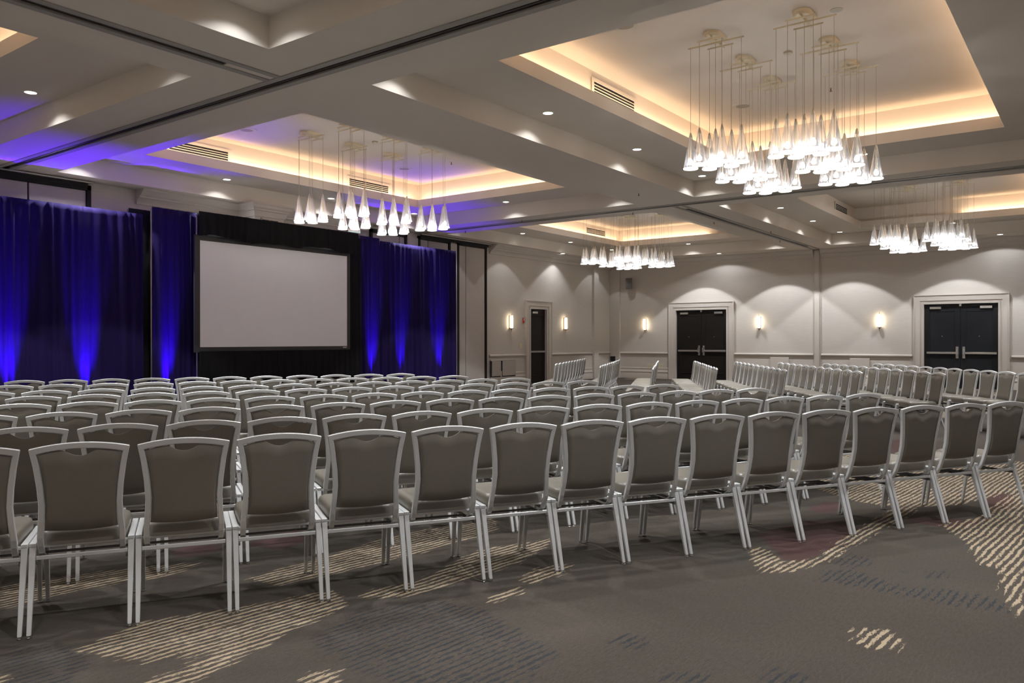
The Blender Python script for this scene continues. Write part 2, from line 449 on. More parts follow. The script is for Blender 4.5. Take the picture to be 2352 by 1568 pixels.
for k, a in enumerate([('Y', TRACK_X[0], YR, YL), ('Y', TRACK_X[1], YR, YL), ('X', TRACK_Y, XB, TRACK_X[0] - .14), ('X', TRACK_Y, TRACK_X[1] + .14, XF)]):
    tag(track(k + 1, *a), LAB[k], 'track')

# ------------------------------------------------------------------ walls
def wall_y(name, y, thick, x0, x1, holes, m, label):
    """wall in the plane Y=y with openings (xa, xb, ztop)"""
    s = MB(); y0, y1 = min(y, y + thick), max(y, y + thick); x = x0
    for xa, xb, zt in sorted(holes):
        s.box(x, xa, y0, y1, 0, ZC + .3); s.box(xa, xb, y0, y1, zt, ZC + .3); x = xb
    s.box(x, x1, y0, y1, 0, ZC + .3)
    return tag(obj(name, s.mesh(name, m)), label, 'wall', kind='structure')
def wall_x(name, x, thick, y0, y1, holes, m, label):
    s = MB(); x0, x1 = min(x, x + thick), max(x, x + thick); y = y0
    for ya, yb, zt in sorted(holes):
        s.box(x0, x1, y, ya, 0, ZC + .3); s.box(x0, x1, ya, yb, zt, ZC + .3); y = yb
    s.box(x0, x1, y, y1, 0, ZC + .3)
    return tag(obj(name, s.mesh(name, m)), label, 'wall', kind='structure')
D1 = (20.83, 21.75, 2.40); D2 = (10.31, 12.17, 2.44); D3 = (2.38, 4.26, 2.44)
wall_left = wall_y('wall_left', YL, .25, XB, XF, [D1], WALLP, 'linen-covered side wall behind the stage drapes and single door')
wall_far = wall_x('wall_far', XF, .25, YR, YL + .25, [D2, D3], WALLP, 'linen-covered far wall with two dark double doors')
wall_right = wall_y('wall_right', YR, -.2, XB, XF, [], WALLP, 'plain linen-covered wall behind the photographer')
wall_back = wall_x('wall_back', XB, -.2, YR, YL, [], WALLP, 'plain linen-covered wall to the left of the photographer')

CROWN = [(0, 0), (.30, 0), (.30, -.035), (.26, -.05), (.225, -.10), (.15, -.13), (.15, -.155), (.10, -.17), (.06, -.225), (.045, -.25), (.045, -.275), (0, -.275)]
RAIL = [(0, -.035), (.02, -.045), (.045, -.02), (.05, .0), (.045, .022), (.02, .04), (0, .035)]
BASE = [(0, 0), (.028, 0), (.028, .17), (.02, .20), (.02, .225), (.032, .235), (.032, .26), (.014, .285), (.014, .36), (.02, .37), (.006, .40), (0, .40)]
def prof_left(pr_, z): return [(YL - d * 1.0 - .0005, z + h) for d, h in pr_]
def prof_far(pr_, z): return [(XF - d * 1.0 - .0005, z + h) for d, h in pr_]
def crown_s(pr_): return [(d * .62, h) for d, h in pr_]
m_ = MB()
for a, b in ((7.85, 10.05), (10.80, 13.70), (18.72, XF)):
    m_.prism(prof_left(CROWN, ZC - .001), 'X', a, b)
tag(obj('trim_5', m_.mesh('trim_5', TRIM, 'auto')), 'stepped crown moulding along the top of the screen wall', 'moulding', kind='structure')
m_ = MB(); m_.prism(prof_far(crown_s(CROWN), ZC - .001), 'Y', YR, 7.2); m_.prism(prof_far(crown_s(CROWN), ZC - .001), 'Y', 7.42, YL)
tag(obj('trim_6', m_.mesh('trim_6', TRIM, 'auto')), 'crown moulding along the top of the far wall', 'moulding', kind='structure')
m_ = MB(); m_.prism(prof_left(RAIL, .915), 'X', 18.72, 20.56); m_.prism(prof_left(RAIL, .915), 'X', 22.02, XF)
tag(obj('trim_7', m_.mesh('trim_7', TRIM, 'auto')), 'chair rail on the left wall around the single door', 'chair rail', kind='structure')
m_ = MB()
for a, b in ((YR, 2.06), (4.57, 7.19), (7.43, 10.04), (12.47, YL)): m_.prism(prof_far(RAIL, .915), 'Y', a, b)
tag(obj('trim_8', m_.mesh('trim_8', TRIM, 'auto')), 'chair rail along the far wall between the double doors', 'chair rail', kind='structure')
m_ = MB(); m_.prism(prof_left(BASE, .0005), 'X', 18.72, 20.56); m_.prism(prof_left(BASE, .0005), 'X', 22.02, XF)
tag(obj('baseboard_left', m_.mesh('baseboard_left', TRIM, 'auto')), 'tall stepped baseboard along the left wall', 'baseboard', kind='structure')
m_ = MB()
for a, b in ((YR, 2.06), (4.57, 7.19), (7.43, 10.04), (12.47, YL)): m_.prism(prof_far(BASE, .0005), 'Y', a, b)
tag(obj('baseboard_far', m_.mesh('baseboard_far', TRIM, 'auto')), 'tall stepped baseboard along the far wall', 'baseboard', kind='structure')
# pilaster strip on far wall under the track
m_ = MB(); m_.box(XF - .05, XF - .0005, 7.21, 7.41, 0, ZC - .02); m_.box(XF - .08, XF - .0505, 7.24, 7.38, 0, ZC - .03)
tag(obj('trim_9', m_.mesh('trim_9', TRIM)), 'narrow vertical pilaster where the ceiling track meets the far wall', 'pilaster', kind='structure')
# corner casing
m_ = MB(); m_.box(24.70, 25.02, YL - .10, YL - .0005, 0, ZC - .28); m_.box(25.97, XF - .0005, 14.42, YL - .0005, 0, ZC - .28)
m_.box(25.96, XF - .0005, 14.40, 14.44, 0, ZC - .28)
tag(obj('trim_10', m_.mesh('trim_10', WALLP)), 'boxed-out wall strips flanking the far left corner', 'pilaster', kind='structure')

# operable wall panels along the screen wall, in bays framed by dark channels
pan = thing('partition_panels', 'tall beige movable wall panels with dark seams along the screen wall', 'partition', (0, YL, 0))
def panels(x0, x1, seams, ztop=4.10):
    e = [x0] + seams + [x1]
    for a, b in zip(e, e[1:]):
        obj('panel', MB().box(a + .014, b - .014, -.045, -.0105, .05, ztop).mesh('panel', PANEL, bevel=.004, seg=1), pan)
    fr = MB(); fr.box(x0 - .07, x0 - .001, -.075, -.0105, 0, ztop + .1); fr.box(x1 + .001, x1 + .07, -.075, -.0105, 0, ztop + .1)
    fr.box(x0 - .07, x1 + .07, -.075, -.0105, ztop + .012, ztop + .1); fr.box(x0, x1, -.0100, -.0006, 0, ztop + .01)
    obj('channel', fr.mesh('channel', DARK), pan)
panels(1.2, 2.85, [2.0]); panels(3.1, 6.92, [4.4, 5.95]); panels(13.92, 15.08, [14.89]); panels(15.66, 16.82, [15.98])
panels(17.26, 18.46, [17.58])
# chrome head tracks of the partitions
for a, b, w in ((3.0, 7.0, 'at the upper left'), (15.62, 18.66, 'above the panels right of the drapes')):
    tag(obj('head_rail', MB().box(a, b, YL - .16, YL - .09, ZC - .045, ZC - .0125).mesh('head_rail', STEEL, bevel=.006, seg=1)),
        'bright metal rail under the ceiling ' + w, 'rail')
    tag(obj('painted_rail_shadow', MB().box(a + .03, b - .07, YL - .085, YL - .078, ZC - .12, ZC - .0125).mesh('painted_rail_shadow', DARK)),
        'dark strip painted as shade behind the metal rail ' + w, 'strip')  # flat near-black strip; the shade behind the rail is put into its colour

# column with a louvre, standing proud of the screen wall
cl = thing('trim_11', 'square column with crown capital and louvred vent above the screen', 'column', (10.435, 14.51, 0), kind='structure')
s = MB(); s.box(-.365, .365, -.31, .3095, 0, ZC - .001); obj('shaft', s.mesh('shaft', TRIM), cl)
s = MB()
for (d, h), (d2, h2) in zip(CROWN[1:], CROWN[2:]):
    if abs(h - h2) < 1e-6: continue
    f0, f1 = d * .55, d2 * .55
    s.taper((0, 0, ZC - .002 + h2), (.3655 + f1, .3105 + f1), (0, 0, ZC - .002 + h), (.3655 + f0, .3105 + f0))
obj('capital', s.mesh('capital', TRIM), cl)
s = MB(); s.box(-.20, .20, -.318, -.3105, 3.4, 4.0 - .06); obj('vent_back', s.mesh('vent_back', DARK), cl)
s = MB()
for k in range(22): s.box(-.19, .19, -.326, -.319, 3.42 + k * .024, 3.432 + k * .024)
lv = obj('louvre', s.mesh('louvre', mat('louvre_grey', (.06, .055, .055), .6)), cl); lv['kind'] = 'stuff'
s = MB(); s.box(-.225, -.20, -.330, -.3105, 3.4, 3.965); s.box(.20, .225, -.330, -.3105, 3.4, 3.965); s.box(-.225, .225, -.330, -.3105, 3.94, 3.965); s.box(-.005, .005, -.332, -.3105, 3.4, 3.94)
obj('vent_frame', s.mesh('vent_frame', TRIM), cl)
# light posts between the partition bays
for a, b, w in ((15.16, 15.58, 'behind the right drape top'), (16.90, 17.18, 'at the right end of the drapes')):
    tag(obj('trim_12' if a < 16 else 'trim_13', MB().box(a, b, YL - .06, YL - .0006, 0, ZC - .14).mesh('post', TRIM, bevel=.005, seg=1)), 'pale wall post ' + w, 'post', kind='structure')

# ------------------------------------------------------------------ doors
def casing(w, h, width=.27, parent=None):
    """moulded door casing in local coords: opening x in +-w/2, z 0..h, front towards -y"""
    for (d0, d1, dep, nm) in ((0.0, .055, .05, 'inner_moulding'), (.055, .10, .035, 'cove_moulding'), (.10, width - .02, .055, 'casing_board'), (width - .02, width, .075, 'outer_bead')):
        s = MB()
        s.box(-w / 2 - d1, -w / 2 - d0, -dep, -.0006, 0, h + d1)
        s.box(w / 2 + d0, w / 2 + d1, -dep, -.0006, 0, h + d1)
        s.box(-w / 2 - d0, w / 2 + d0, -dep, -.0006, h + d0, h + d1)
        obj(nm, s.mesh(nm, TRIM), parent)

def leaf(parent, x0, x1, h, m, pull, closer=True, eye=True):
    w = x1 - x0
    lf = obj('door_leaf', MB().box(x0 + .004, x1 - .004, .04, .085, .008, h - .004).mesh('door_leaf', m, bevel=.003, seg=1), parent)
    for z0, z1 in ((.22, h - .20),):
        s = MB(); a, b = x0 + .14, x1 - .14
        s.box(a, b, .030, .0395, z0, z0 + .022); s.box(a, b, .030, .0395, z1 - .022, z1)
        s.box(a, a + .022, .030, .0395, z0, z1); s.box(b - .022, b, .030, .0395, z0, z1)
        obj('panel_moulding', s.mesh('panel_moulding', m, bevel=.004, seg=1), lf)
    bar = MB(); bar.box(x0 + .07, x1 - .04, -.015, .022, .985, 1.045); bar.box(x0 + .09, x0 + .15, .022, .0395, .99, 1.04); bar.box(x1 - .14, x1 - .08, .022, .0395, .99, 1.04)
    obj('push_bar', bar.mesh('push_bar', STEEL, bevel=.006, seg=1), lf)
    if pull:
        px = x1 - .085 if pull > 0 else x0 + .085
        pl = MB(); pl.box(px - .035, px + .035, .028, .0395, .86, 1.20); obj('lock_plate', pl.mesh('lock_plate', STEEL, bevel=.003, seg=1), lf)
        hd = MB(); hd.box(px - .028, px + .028, -.045, -.016, .96, 1.13); hd.cyl((px, -.03, 1.03), .02, (px, .028, 1.03), .02, 12)
        obj('handle', hd.mesh('handle', CHROME, bevel=.004, seg=1), lf)
    if closer:
        c = MB(); cx = x0 + .30 if pull >= 0 else x1 - .30
        c.box(cx - .15, cx + .15, -.01, .0395, h - .145, h - .075); obj('closer', c.mesh('closer', STEEL, bevel=.005, seg=1), lf)
        a = MB(); sgn = 1 if pull >= 0 else -1
        a.box(min(cx, cx + sgn * .36), max(cx, cx + sgn * .36), -.005, .012, h - .062, h - .048); obj('closer_arm', a.mesh('closer_arm', PLASTIC), lf)
    if eye:
        obj('viewer', MB().cyl(((x0 + x1) / 2, .032, 1.50), .012, ((x0 + x1) / 2, .0395, 1.50), .012, 10).mesh('viewer', STEEL), lf)
    return lf

# local -y faces the room.  left wall: room towards -Y (rz=0); far wall: room towards -X (rz=-90deg)
d = thing('door_1', 'dark single door with a push bar and cream casing on the left wall', 'door', ((D1[0] + D1[1]) / 2, YL, 0), 0, kind='structure')
casing(D1[1] - D1[0], D1[2], parent=d); leaf(d, -(D1[1] - D1[0]) / 2, (D1[1] - D1[0]) / 2, D1[2], DOORD, 0, eye=False)
obj('jamb', MB().box(-.46, .46, .09, .11, 0, 2.4).mesh('jamb', DARK), d)
for nm, D, m, lab in (('door_2', D2, DOORD, 'near-black double door with push bars, left one on the far wall'), ('door_3', D3, DOORB, 'charcoal double door with push bars, right one on the far wall')):
    d = thing(nm, lab, 'door', (XF, (D[0] + D[1]) / 2, 0), R(-90), kind='structure')
    w = D[1] - D[0]
    casing(w, D[2], parent=d)
    leaf(d, -w / 2, 0, D[2], m, 1); leaf(d, 0, w / 2, D[2], m, -1)
    obj('jamb', MB().box(-w / 2, w / 2, .09, .11, 0, D[2]).mesh('jamb', DARK), d)
    obj('latch', MB().box(-.03, .03, .0, .035, D[2] - .075, D[2] - .005).mesh('latch', STEEL, bevel=.004, seg=1), d)

# low hatches and plates
h = thing('wall_hatch', 'low beige wall hatch with open dark slots left of the single door', 'hatch', (19.35, YL, 0))
obj('hatch_door', MB().box(-.57, -.13, -.07, -.05, .30, .76).mesh('hatch_door', PANEL, bevel=.004, seg=1), h)
obj('hatch_door', MB().box(-.05, .63, -.07, -.05, .30, .76).mesh('hatch_door', PANEL, bevel=.004, seg=1), h)
obj('hatch_frame', MB().box(-.63, .63, -.049, -.0405, .02, .79).mesh('hatch_frame', DARK), h)
s = MB(); s.box(-.63, .63, -.066, -.0405, .765, .80); s.box(-.63, .63, -.064, -.0495, .02, .27); s.box(-.14, -.09, -.075, -.0505, .27, .45)
obj('hatch_trim', s.mesh('hatch_trim', TRIM, bevel=.004, seg=1), h)
for y0, y1, w in ((8.20, 8.80, 'left of the far wall pilaster'), (5.75, 6.33, 'right of the far wall pilaster')):
    tag(obj('access_panel', MB().box(XF - .05, XF - .033, y0, y1, .42, .83).mesh('access_panel', TRIM, bevel=.006, seg=1)), 'small pale access panel under the chair rail ' + w, 'panel')
def plate(loc, axis, w, hgt, m, label, cat, nm):
    p = thing(nm, label, cat, loc, 0 if axis == 'Y' else R(-90))
    obj('plate', MB().box(-w / 2, w / 2, -.012, -.001, -hgt / 2, hgt / 2).mesh('plate', m, bevel=.003, seg=1), p)
    if w > hgt:
        s = MB(); s.box(-w * .3, -w * .08, -.0145, -.0122, -hgt * .3, hgt * .3); s.box(w * .08, w * .3, -.0145, -.0122, -hgt * .3, hgt * .3)
    else:
        s = MB(); s.box(-w * .12, w * .12, -.016, -.0122, -hgt * .2, hgt * .2)
    obj('socket_face', s.mesh('socket_face', PLASTIC if w > hgt and m is not IVORY else WHITEP), p)
    return p
plate((20.33, YL, 1.20), 'Y', .13, .16, IVORY, 'ivory wall switch left of the single door', 'switch', 'light_switch')
plate((XF, 13.19, .46), 'X', .22, .13, IVORY, 'ivory double outlet low on the far wall, left of the pair', 'outlet', 'wall_outlet')
plate((XF, 12.80, .46), 'X', .22, .13, IVORY, 'ivory double outlet low on the far wall beside the door casing', 'outlet', 'wall_outlet')
b = thing('outlet_box', 'dark square outlet box near the far left corner', 'outlet', (25.96, 14.66, .70), R(-90))
obj('box_body', MB().box(-.1, .1, -.05, -.0005, -.09, .09).mesh('box_body', PLASTIC, bevel=.006, seg=1), b)
obj('box_lid', MB().box(-.08, .08, -.055, -.0505, -.07, .07).mesh('box_lid', DARK, bevel=.003, seg=1), b)
st = thing('fire_strobe', 'tiny red fire strobe left of the single door', 'alarm', (20.45, YL, 2.02))
obj('strobe_body', MB().box(-.03, .03, -.04, -.0005, -.08, .08).mesh('strobe_body', REDP, bevel=.006, seg=1), st)
obj('strobe_lens', MB().box(-.02, .02, -.055, -.0405, -.01, .06).mesh('strobe_lens', WHITEP, bevel=.004, seg=1), st)
sp = thing('wall_speaker', 'small grey speaker high on the far wall near the corner', 'speaker', (25.86, 13.95, 3.46), R(-60))
obj('speaker_cabinet', MB().box(-.12, .12, -.11, .1, -.2, .2).mesh('speaker_cabinet', mat('grey_speaker', (.20, .18, .17), .6), bevel=.03, seg=3), sp)
obj('grille', MB().box(-.1, .1, -.118, -.111, -.18, .18).mesh('grille', mat('grey_grille', (.13, .12, .115), .7), bevel=.003, seg=1), sp)
obj('mount', MB().cyl((0, .1, 0), .02, (0, .2, 0), .02, 10).mesh('mount', PLASTIC), sp)

# ------------------------------------------------------------------ exit sign
ex = thing('exit_sign', 'lit exit sign with red lettering above the drapes', 'sign', (13.27, 14.70, 4.13))
obj('sign_body', MB().box(-.20, .20, .012, .06, -.11, .11).mesh('sign_body', WHITEP, bevel=.006, seg=1), ex)
obj('sign_face', MB().box(-.19, .19, .004, .0115, -.10, .10).mesh('sign_face', EXITG), ex)
cu = bpy.data.curves.new('exit_text', 'FONT'); cu.body = 'EXIT'; cu.size = .20; cu.align_x = 'CENTER'; cu.align_y = 'CENTER'; cu.extrude = .002; cu.offset = .004
tmp = bpy.data.objects.new('tmp_text', cu); col.objects.link(tmp)
bpy.context.view_layer.update()
me = bpy.data.meshes.new_from_object(tmp.evaluated_get(bpy.context.evaluated_depsgraph_get()))
bpy.data.objects.remove(tmp); me.materials.clear(); me.materials.append(emis('exit_red', (0.7, 0.03, 0.02), .45, False))
for v in me.vertices: v.co.x *= .86
lt = obj('lettering', me, ex, loc=(0, 0, 0), rot=(R(90), 0, 0))
obj('stem', MB().box(-.02, .02, .025, .045, .11, ZC - 4.13 - .0005).mesh('stem', WHITEP), ex)

# ------------------------------------------------------------------ drapes, screen, uplights
def drape_mesh(name, x0, x1, zt, m, seed, depth=.10, n_per_m=34, z0=.01, bottom=None, header=.10):
    r = random.Random(seed); L_ = x1 - x0; n = int(L_ * n_per_m); rows = 16
    # irregular pleats: random-phase bumps
    bumps = []; x = 0
    while x < L_:
        w = r.uniform(.06, .22); bumps.append((x, w, r.uniform(.3, 1.0))); x += w * r.uniform(.8, 1.25)
    drift = [r.uniform(-.05, .05) for _ in bumps]
    def pleat(u, k):
        y = 0
        for (c, w, a), dr in zip(bumps, drift):
            cc = c + w / 2 + dr * k
            t = (u - cc) / (w * .62)
            if abs(t) < 1: y = max(y, a * (math.cos(t * math.pi) * .5 + .5))
        return y
    vs = []; fs = []
    for j in range(rows + 1):
        t = j / rows; z = zt + (z0 - zt) * (t ** 1.3)
        amp = depth * (.35 if z > zt - header else .55 + .5 * t)
        for i in range(n + 1):
            u = L_ * i / n
            zz = z
            if bottom and j == rows: zz = bottom(x0 + u)
            elif bottom: zz = zt + (bottom(x0 + u) - zt) * t
            vs.append((x0 + u, -amp * pleat(u, t) + .008 * math.sin(u * 3 + seed), zz))
    for j in range(rows):
        for i in range(n):
            a = j * (n + 1) + i; fs.append((a, a + 1, a + n + 2, a + n + 1))
    s = MB(); s.add(vs, fs)
    me = s.mesh(name, m, True)
    return me

YD = 14.02
def drape(nm, x0, x1, zt, y, m, seed, label, cat='drape', group=None, **kw):
    t = thing(nm, label, cat, (0, y, 0), group=group)
    o = obj('fabric', drape_mesh('fabric', x0, x1, zt, m, seed, **kw), t)
    sm = o.modifiers.new('thickness', 'SOLIDIFY'); sm.thickness = .006
    p = MB().cyl((x0, .03, zt - .03), .02, (x1, .03, zt - .03), .02, 10); obj('drape_rod', p.mesh('drape_rod', STEEL, 'auto'), t)
    for px in (x0 + .03, x1 - .03):
        q = MB().cyl((px, .06, .02), .024, (px, .06, zt - .06), .024, 10); q.box(px - .14 if px > x0 + .1 else px - .02, px + .02 if px > x0 + .1 else px + .14, .035, .13, .0005, .02)
        obj('upright', q.mesh('upright', STEEL), t)
    return t
drape('stage_drape', 2.2, 7.55, 3.685, YD, BLUEF, 11, 'wide navy pleated drape lit violet, at the far left')
drape('stage_drape', 7.72, 8.66, 3.84, YD - .02, BLUEF, 23, 'narrow navy drape lit violet, directly left of the screen')
drape('stage_drape', 12.62, 13.42, 3.845, YD - .02, BLUEF, 31, 'narrow navy drape directly right of the screen')
drape('stage_drape', 13.46, 16.25, 3.79, YD, BLUEF, 47, 'wide navy pleated drape lit violet, at the right end')
drape('backdrop_drape', 7.40, 12.9, 3.80, YD + .20, BLACKF, 55, 'plain black backdrop drape behind the screen', depth=.03)
drape('side_dress_drape', 8.56, 8.78, 3.82, YD - .14, BLACKF, 56, 'black drape strip along the left edge of the screen', depth=.03)
drape('side_dress_drape', 12.22, 12.72, 3.82, YD - .14, BLACKF, 57, 'black drape strip along the right edge of the screen', depth=.03)

YS = 13.76
sc = thing('projection_screen', 'large blank white projection screen in a dark grey frame', 'screen', (0, YS, 0))
x0, x1, z0, z1 = 8.535, 12.19, 1.265, 3.295
obj('screen_surface', MB().box(x0, x1, -.004, 0, z0, z1).mesh('screen_surface', SCREENF), sc)
s = MB(); fwid = .11
s.box(x0 - fwid, x0, -.012, .03, z0 - .10, z1 + .10); s.box(x1, x1 + fwid * .75, -.012, .03, z0 - .10, z1 + .10)
s.box(x0, x1, -.012, .03, z1, z1 + .10); s.box(x0, x1, -.012, .03, z0 - .10, z0)
obj('screen_frame', s.mesh('screen_frame', FRAMEF), sc)
obj('maker_plate', MB().box(x1 - .13, x1 - .02, -.0145, -.0125, z0 - .04, z0 - .02).mesh('maker_plate', WHITEP), sc)
for px in (x0 + .3, x1 - .3):
    q = MB().box(px - .03, px + .03, .035, .08, .0005, z0 - .05); q.box(px - .18, px + .18, .03, .085, .0005, .04); obj('support_leg', q.mesh('support_leg', STEEL), sc)
va = thing('valance', 'gathered black valance hanging over the top of the screen', 'drape', (0, YS - .10, 0))
rz = random.Random(3); hv = [rz.uniform(-.03, .03) for _ in range(40)]
o = obj('fabric', drape_mesh('valance', 8.46, 12.45, 3.83, BLACKF, 71, depth=.05, n_per_m=44,
    bottom=lambda x: 3.37 + .018 * math.sin(x * 5.1) + .02 * math.sin(x * 2.3 + 1) + .012 * math.sin(x * 11)), va)
sk = thing('screen_skirt', 'gathered black skirt hanging below the screen', 'drape', (0, YS - .04, 0))
obj('fabric', drape_mesh('screen_skirt', 8.5, 12.33, 1.185, BLACKF, 72, depth=.05, n_per_m=44), sk)

def uplight(x, y, label, e=1.0):
    t = thing('uplight', label, 'spotlight', (x, y, 0), group='violet uplights along the drapes')
    s = MB(); s.cyl((0, 0, .05), .10, (0, .03, .24), .11, 18); obj('lamp_can', s.mesh('lamp_can', PLASTIC, 'auto'), t)
    s = MB(); s.cyl((0, .031, .2405), .095, (0, .0315, .2445), .095, 18); obj('lens', s.mesh('lens', VLENS), t)
    s = MB(); s.box(-.14, -.125, -.02, .02, .02, .16); s.box(.125, .14, -.02, .02, .02, .16); s.box(-.14, .14, -.05, .05, .0005, .02)
    obj('yoke', s.mesh('yoke', PLASTIC), t)
    # narrow beam grazing up the drape, and a wide throw that reaches the ceiling
    lamp('uplight_beam', 'SPOT', (x, y + .03, .27), UPLIGHT_W * e, VIOLET, (R(180 - 11), 0, 0), spot_size=R(26), spot_blend=1.0, shadow_soft_size=.06)
    lamp('uplight_throw', 'SPOT', (x, y + .03, .27), UP_SPILL * e, VIOLET, (R(180 + 11), 0, 0), spot_size=R(44), spot_blend=.8, shadow_soft_size=.06)
ords = ['leftmost', 'second from left of the', 'third from left of the', 'fourth from left of the', 'fifth from left of the', 'rightmost']
for k, (x, e) in enumerate(((5.31, 1.3), (6.52, 1.2), (7.97, 1.1), (13.14, .9), (14.12, .7), (15.52, .75))):
    uplight(x, 13.72 if x > 8.2 else 13.74, ('%s violet floor uplight at the foot of the drapes' % ords[k]).replace('the violet', 'the violet'), e)

# ------------------------------------------------------------------ downlights
def dl_proto():
    t = thing('downlight', '', 'ceiling light')
    s = MB(); s.lathe((0, 0, 0), [(.068, -.001), (.072, -.006), (.088, -.006), (.092, -.0005)], 20)
    obj('trim_ring', s.mesh('trim_ring', WHITEP, 'auto'), t)
    obj('lens', MB().cyl((0, 0, -.0045), .070, (0, 0, -.0015), .070, 20).mesh('lens', DISC), t)
    return t
dl0 = dl_proto(); used = False
BAYN = {(0, 0): 'rear right', (0, 1): 'rear left', (1, 0): 'near right', (1, 1): 'near left', (2, 0): 'far right', (2, 1): 'far left'}
def downlight(x, y, z, label, group, w=1.0, main=92):
    global used
    t = dl0 if not used else copy_tree(dl0); used = True
    t.location = (x, y, z - .0005); tag(t, label, 'ceiling light', group)
    lamp('down_beam', 'SPOT', (x, y, z - .012), DOWN_W * w, COOL, spot_size=R(main), spot_blend=.10, shadow_soft_size=.05)
    lamp('down_spill', 'SPOT', (x, y, z - .012), DOWN_SPILL * w, COOL, spot_size=R(128), spot_blend=.35, shadow_soft_size=.05)
nth = ['nearest', 'second', 'third', 'fourth']
for ix, (x0, x1) in enumerate(BX):
    for iy, (y0, y1) in enumerate(BY):
        xs = [x0 + .33, x0 + 3.05, x0 + 5.71, x1 - .38 if ix else x1 - .40]
        for side, yy in (('right', y0 + .35), ('left', y1 - .33)):
            for k, xx in enumerate(xs):
                downlight(xx, yy, Z1, '%s round downlight along the %s side of the %s coffer' % (nth[k], side, BAYN[(ix, iy)]), 'downlights in the %s coffer' % BAYN[(ix, iy)], (.12 if (ix, iy, side) == (2, 1, 'left') else .5 if (ix, iy) == (0, 1) else 1))
        ym = 3.33 if iy == 0 else 11.1
        downlight(x0 + .33, ym, Z1, 'round downlight midway along the near end of the %s coffer' % BAYN[(ix, iy)], 'downlights in the %s coffer' % BAYN[(ix, iy)])
        downlight(x1 - (.42 if iy == 0 else .35), ym, Z1, 'round downlight midway along the far end of the %s coffer' % BAYN[(ix, iy)], 'downlights in the %s coffer' % BAYN[(ix, iy)])
for x, y, lab in ((8.92, 14.60, 'round downlight in the soffit above the screen'), (22.16, 14.42, 'round downlight in the soffit above the single door'),
                  (25.29, 10.27, 'round downlight in the soffit above the left double door'), (25.30, 2.27, 'round downlight in the soffit above the right double door')):
    downlight(x, y, ZC, lab, 'downlights in the perimeter soffit', .10 if x > 20 else .35, 140 if x > 24 else 100)

# ------------------------------------------------------------------ pendant clusters
def pendant_proto():
    t = thing('pendant_cluster', '', 'pendant light')
    s = MB()   # oblong canopy
    n = 28; vs = []
    for zz, sc_ in ((-.0005, 1.0), (-.03, 1.0), (-.055, .86)):
        for i in range(n):
            a = 2 * math.pi * i / n; cx = .10 if math.cos(a) > 0 else -.10
            vs.append(((cx + .105 * math.cos(a)) * sc_, .105 * math.sin(a) * sc_, zz))
    fs = [(j * n + i, j * n + (i + 1) % n, (j + 1) * n + (i + 1) % n, (j + 1) * n + i) for j in range(2) for i in range(n)] + [tuple(range(2 * n, 3 * n))]
    s.add(vs, fs); obj('canopy', s.mesh('canopy', BRASS, 'auto'), t)
    s = MB(); s.box(-.26, .26, -.012, .012, -.085, -.068); s.box(-.02, .02, -.02, .02, -.068, -.05)
    obj('cross_bar', s.mesh('cross_bar', BRASS), t)
    s = MB(); s.box(-.01, .01, -.36, .36, -.104, -.0855); obj('long_bar', s.mesh('long_bar', BRASS), t)
    for xx in (-.155, .155):
        s = MB(); s.box(xx - .009, xx + .009, -.17, .17, -.104, -.0855); obj('short_bar', s.mesh('short_bar', BRASS), t)
    pos = [(0, -.33), (0, .33), (-.155, -.145), (-.155, .145), (.155, -.145), (.155, .145), (0, 0)]
    shade = MB().lathe((0, 0, 0), [(.012, .45), (.020, .42), (.044, .28), (.066, .15), (.088, .03), (.092, .008), (.088, 0), (.080, .006), (.078, .03)], 20).mesh('glass_shade', GLASS, True)
    cap = MB().lathe((0, 0, 0), [(.001, .465), (.010, .46), (.016, .425), (.020, .39), (.0, .39)], 10).mesh('shade_cap', BRASS, True)
    tube = MB().cyl((0, 0, .13), .009, (0, 0, .40), .009, 8).mesh('stem', BRASS, 'auto')
    bulb = MB().lathe((0, 0, .085), [(.0005, -.034), (.018, -.029), (.029, -.015), (.032, 0), (.029, .016), (.018, .032), (.009, .046)], 12).mesh('bulb', BULB, True)
    ring = MB().lathe((0, 0, 0), [(.092, .014), (.0935, .006), (.089, -.001), (.072, -.001), (.0005, .003)], 20).mesh('diffuser_rim', emis('lit_rim', (1, .97, .92), 1.9, False), True)
    zb = 3.56 - Z2
    cord = MB().cyl((0, 0, .44), .0028, (0, 0, -zb - .104), .0028, 6).mesh('cord', CORDM)
    for (a, b) in pos:
        sh = obj('glass_shade', shade, t, (a, b, zb))
        obj('bulb', bulb, sh); obj('shade_cap', cap, sh); obj('stem', tube, sh); obj('diffuser_rim', ring, sh)
        obj('cord', cord, t, (a, b, zb))
    return t
p0 = pendant_proto(); first = True
for ix in range(3):
    for iy in range(2):
        gx = [(-1.0, .08, 1.13), (9.42, 10.46, 11.50), (19.43, 20.47, 21.52)][ix]
        gy = [(2.79, 3.87), (10.52, 11.60)][iy]
        for a, x in enumerate(gx):
            for b, y in enumerate(gy):
                t = p0 if first else copy_tree(p0); first = False
                t.location = (x, y, Z2 - .0005)
                tag(t, 'cluster of seven glass cone pendants, %s %s of six in the %s coffer' % (('near', 'middle', 'far')[a], ('right', 'left')[b], BAYN[(ix, iy)]), 'pendant light', 'glass cone pendants in the %s coffer' % BAYN[(ix, iy)])
                lamp('pendant_glow', 'POINT', (x, y, 3.60), PEND_W * (.45 if (ix, iy) == (0, 0) else .15 if ix == 0 else 1.0), WHITE, shadow_soft_size=.025)

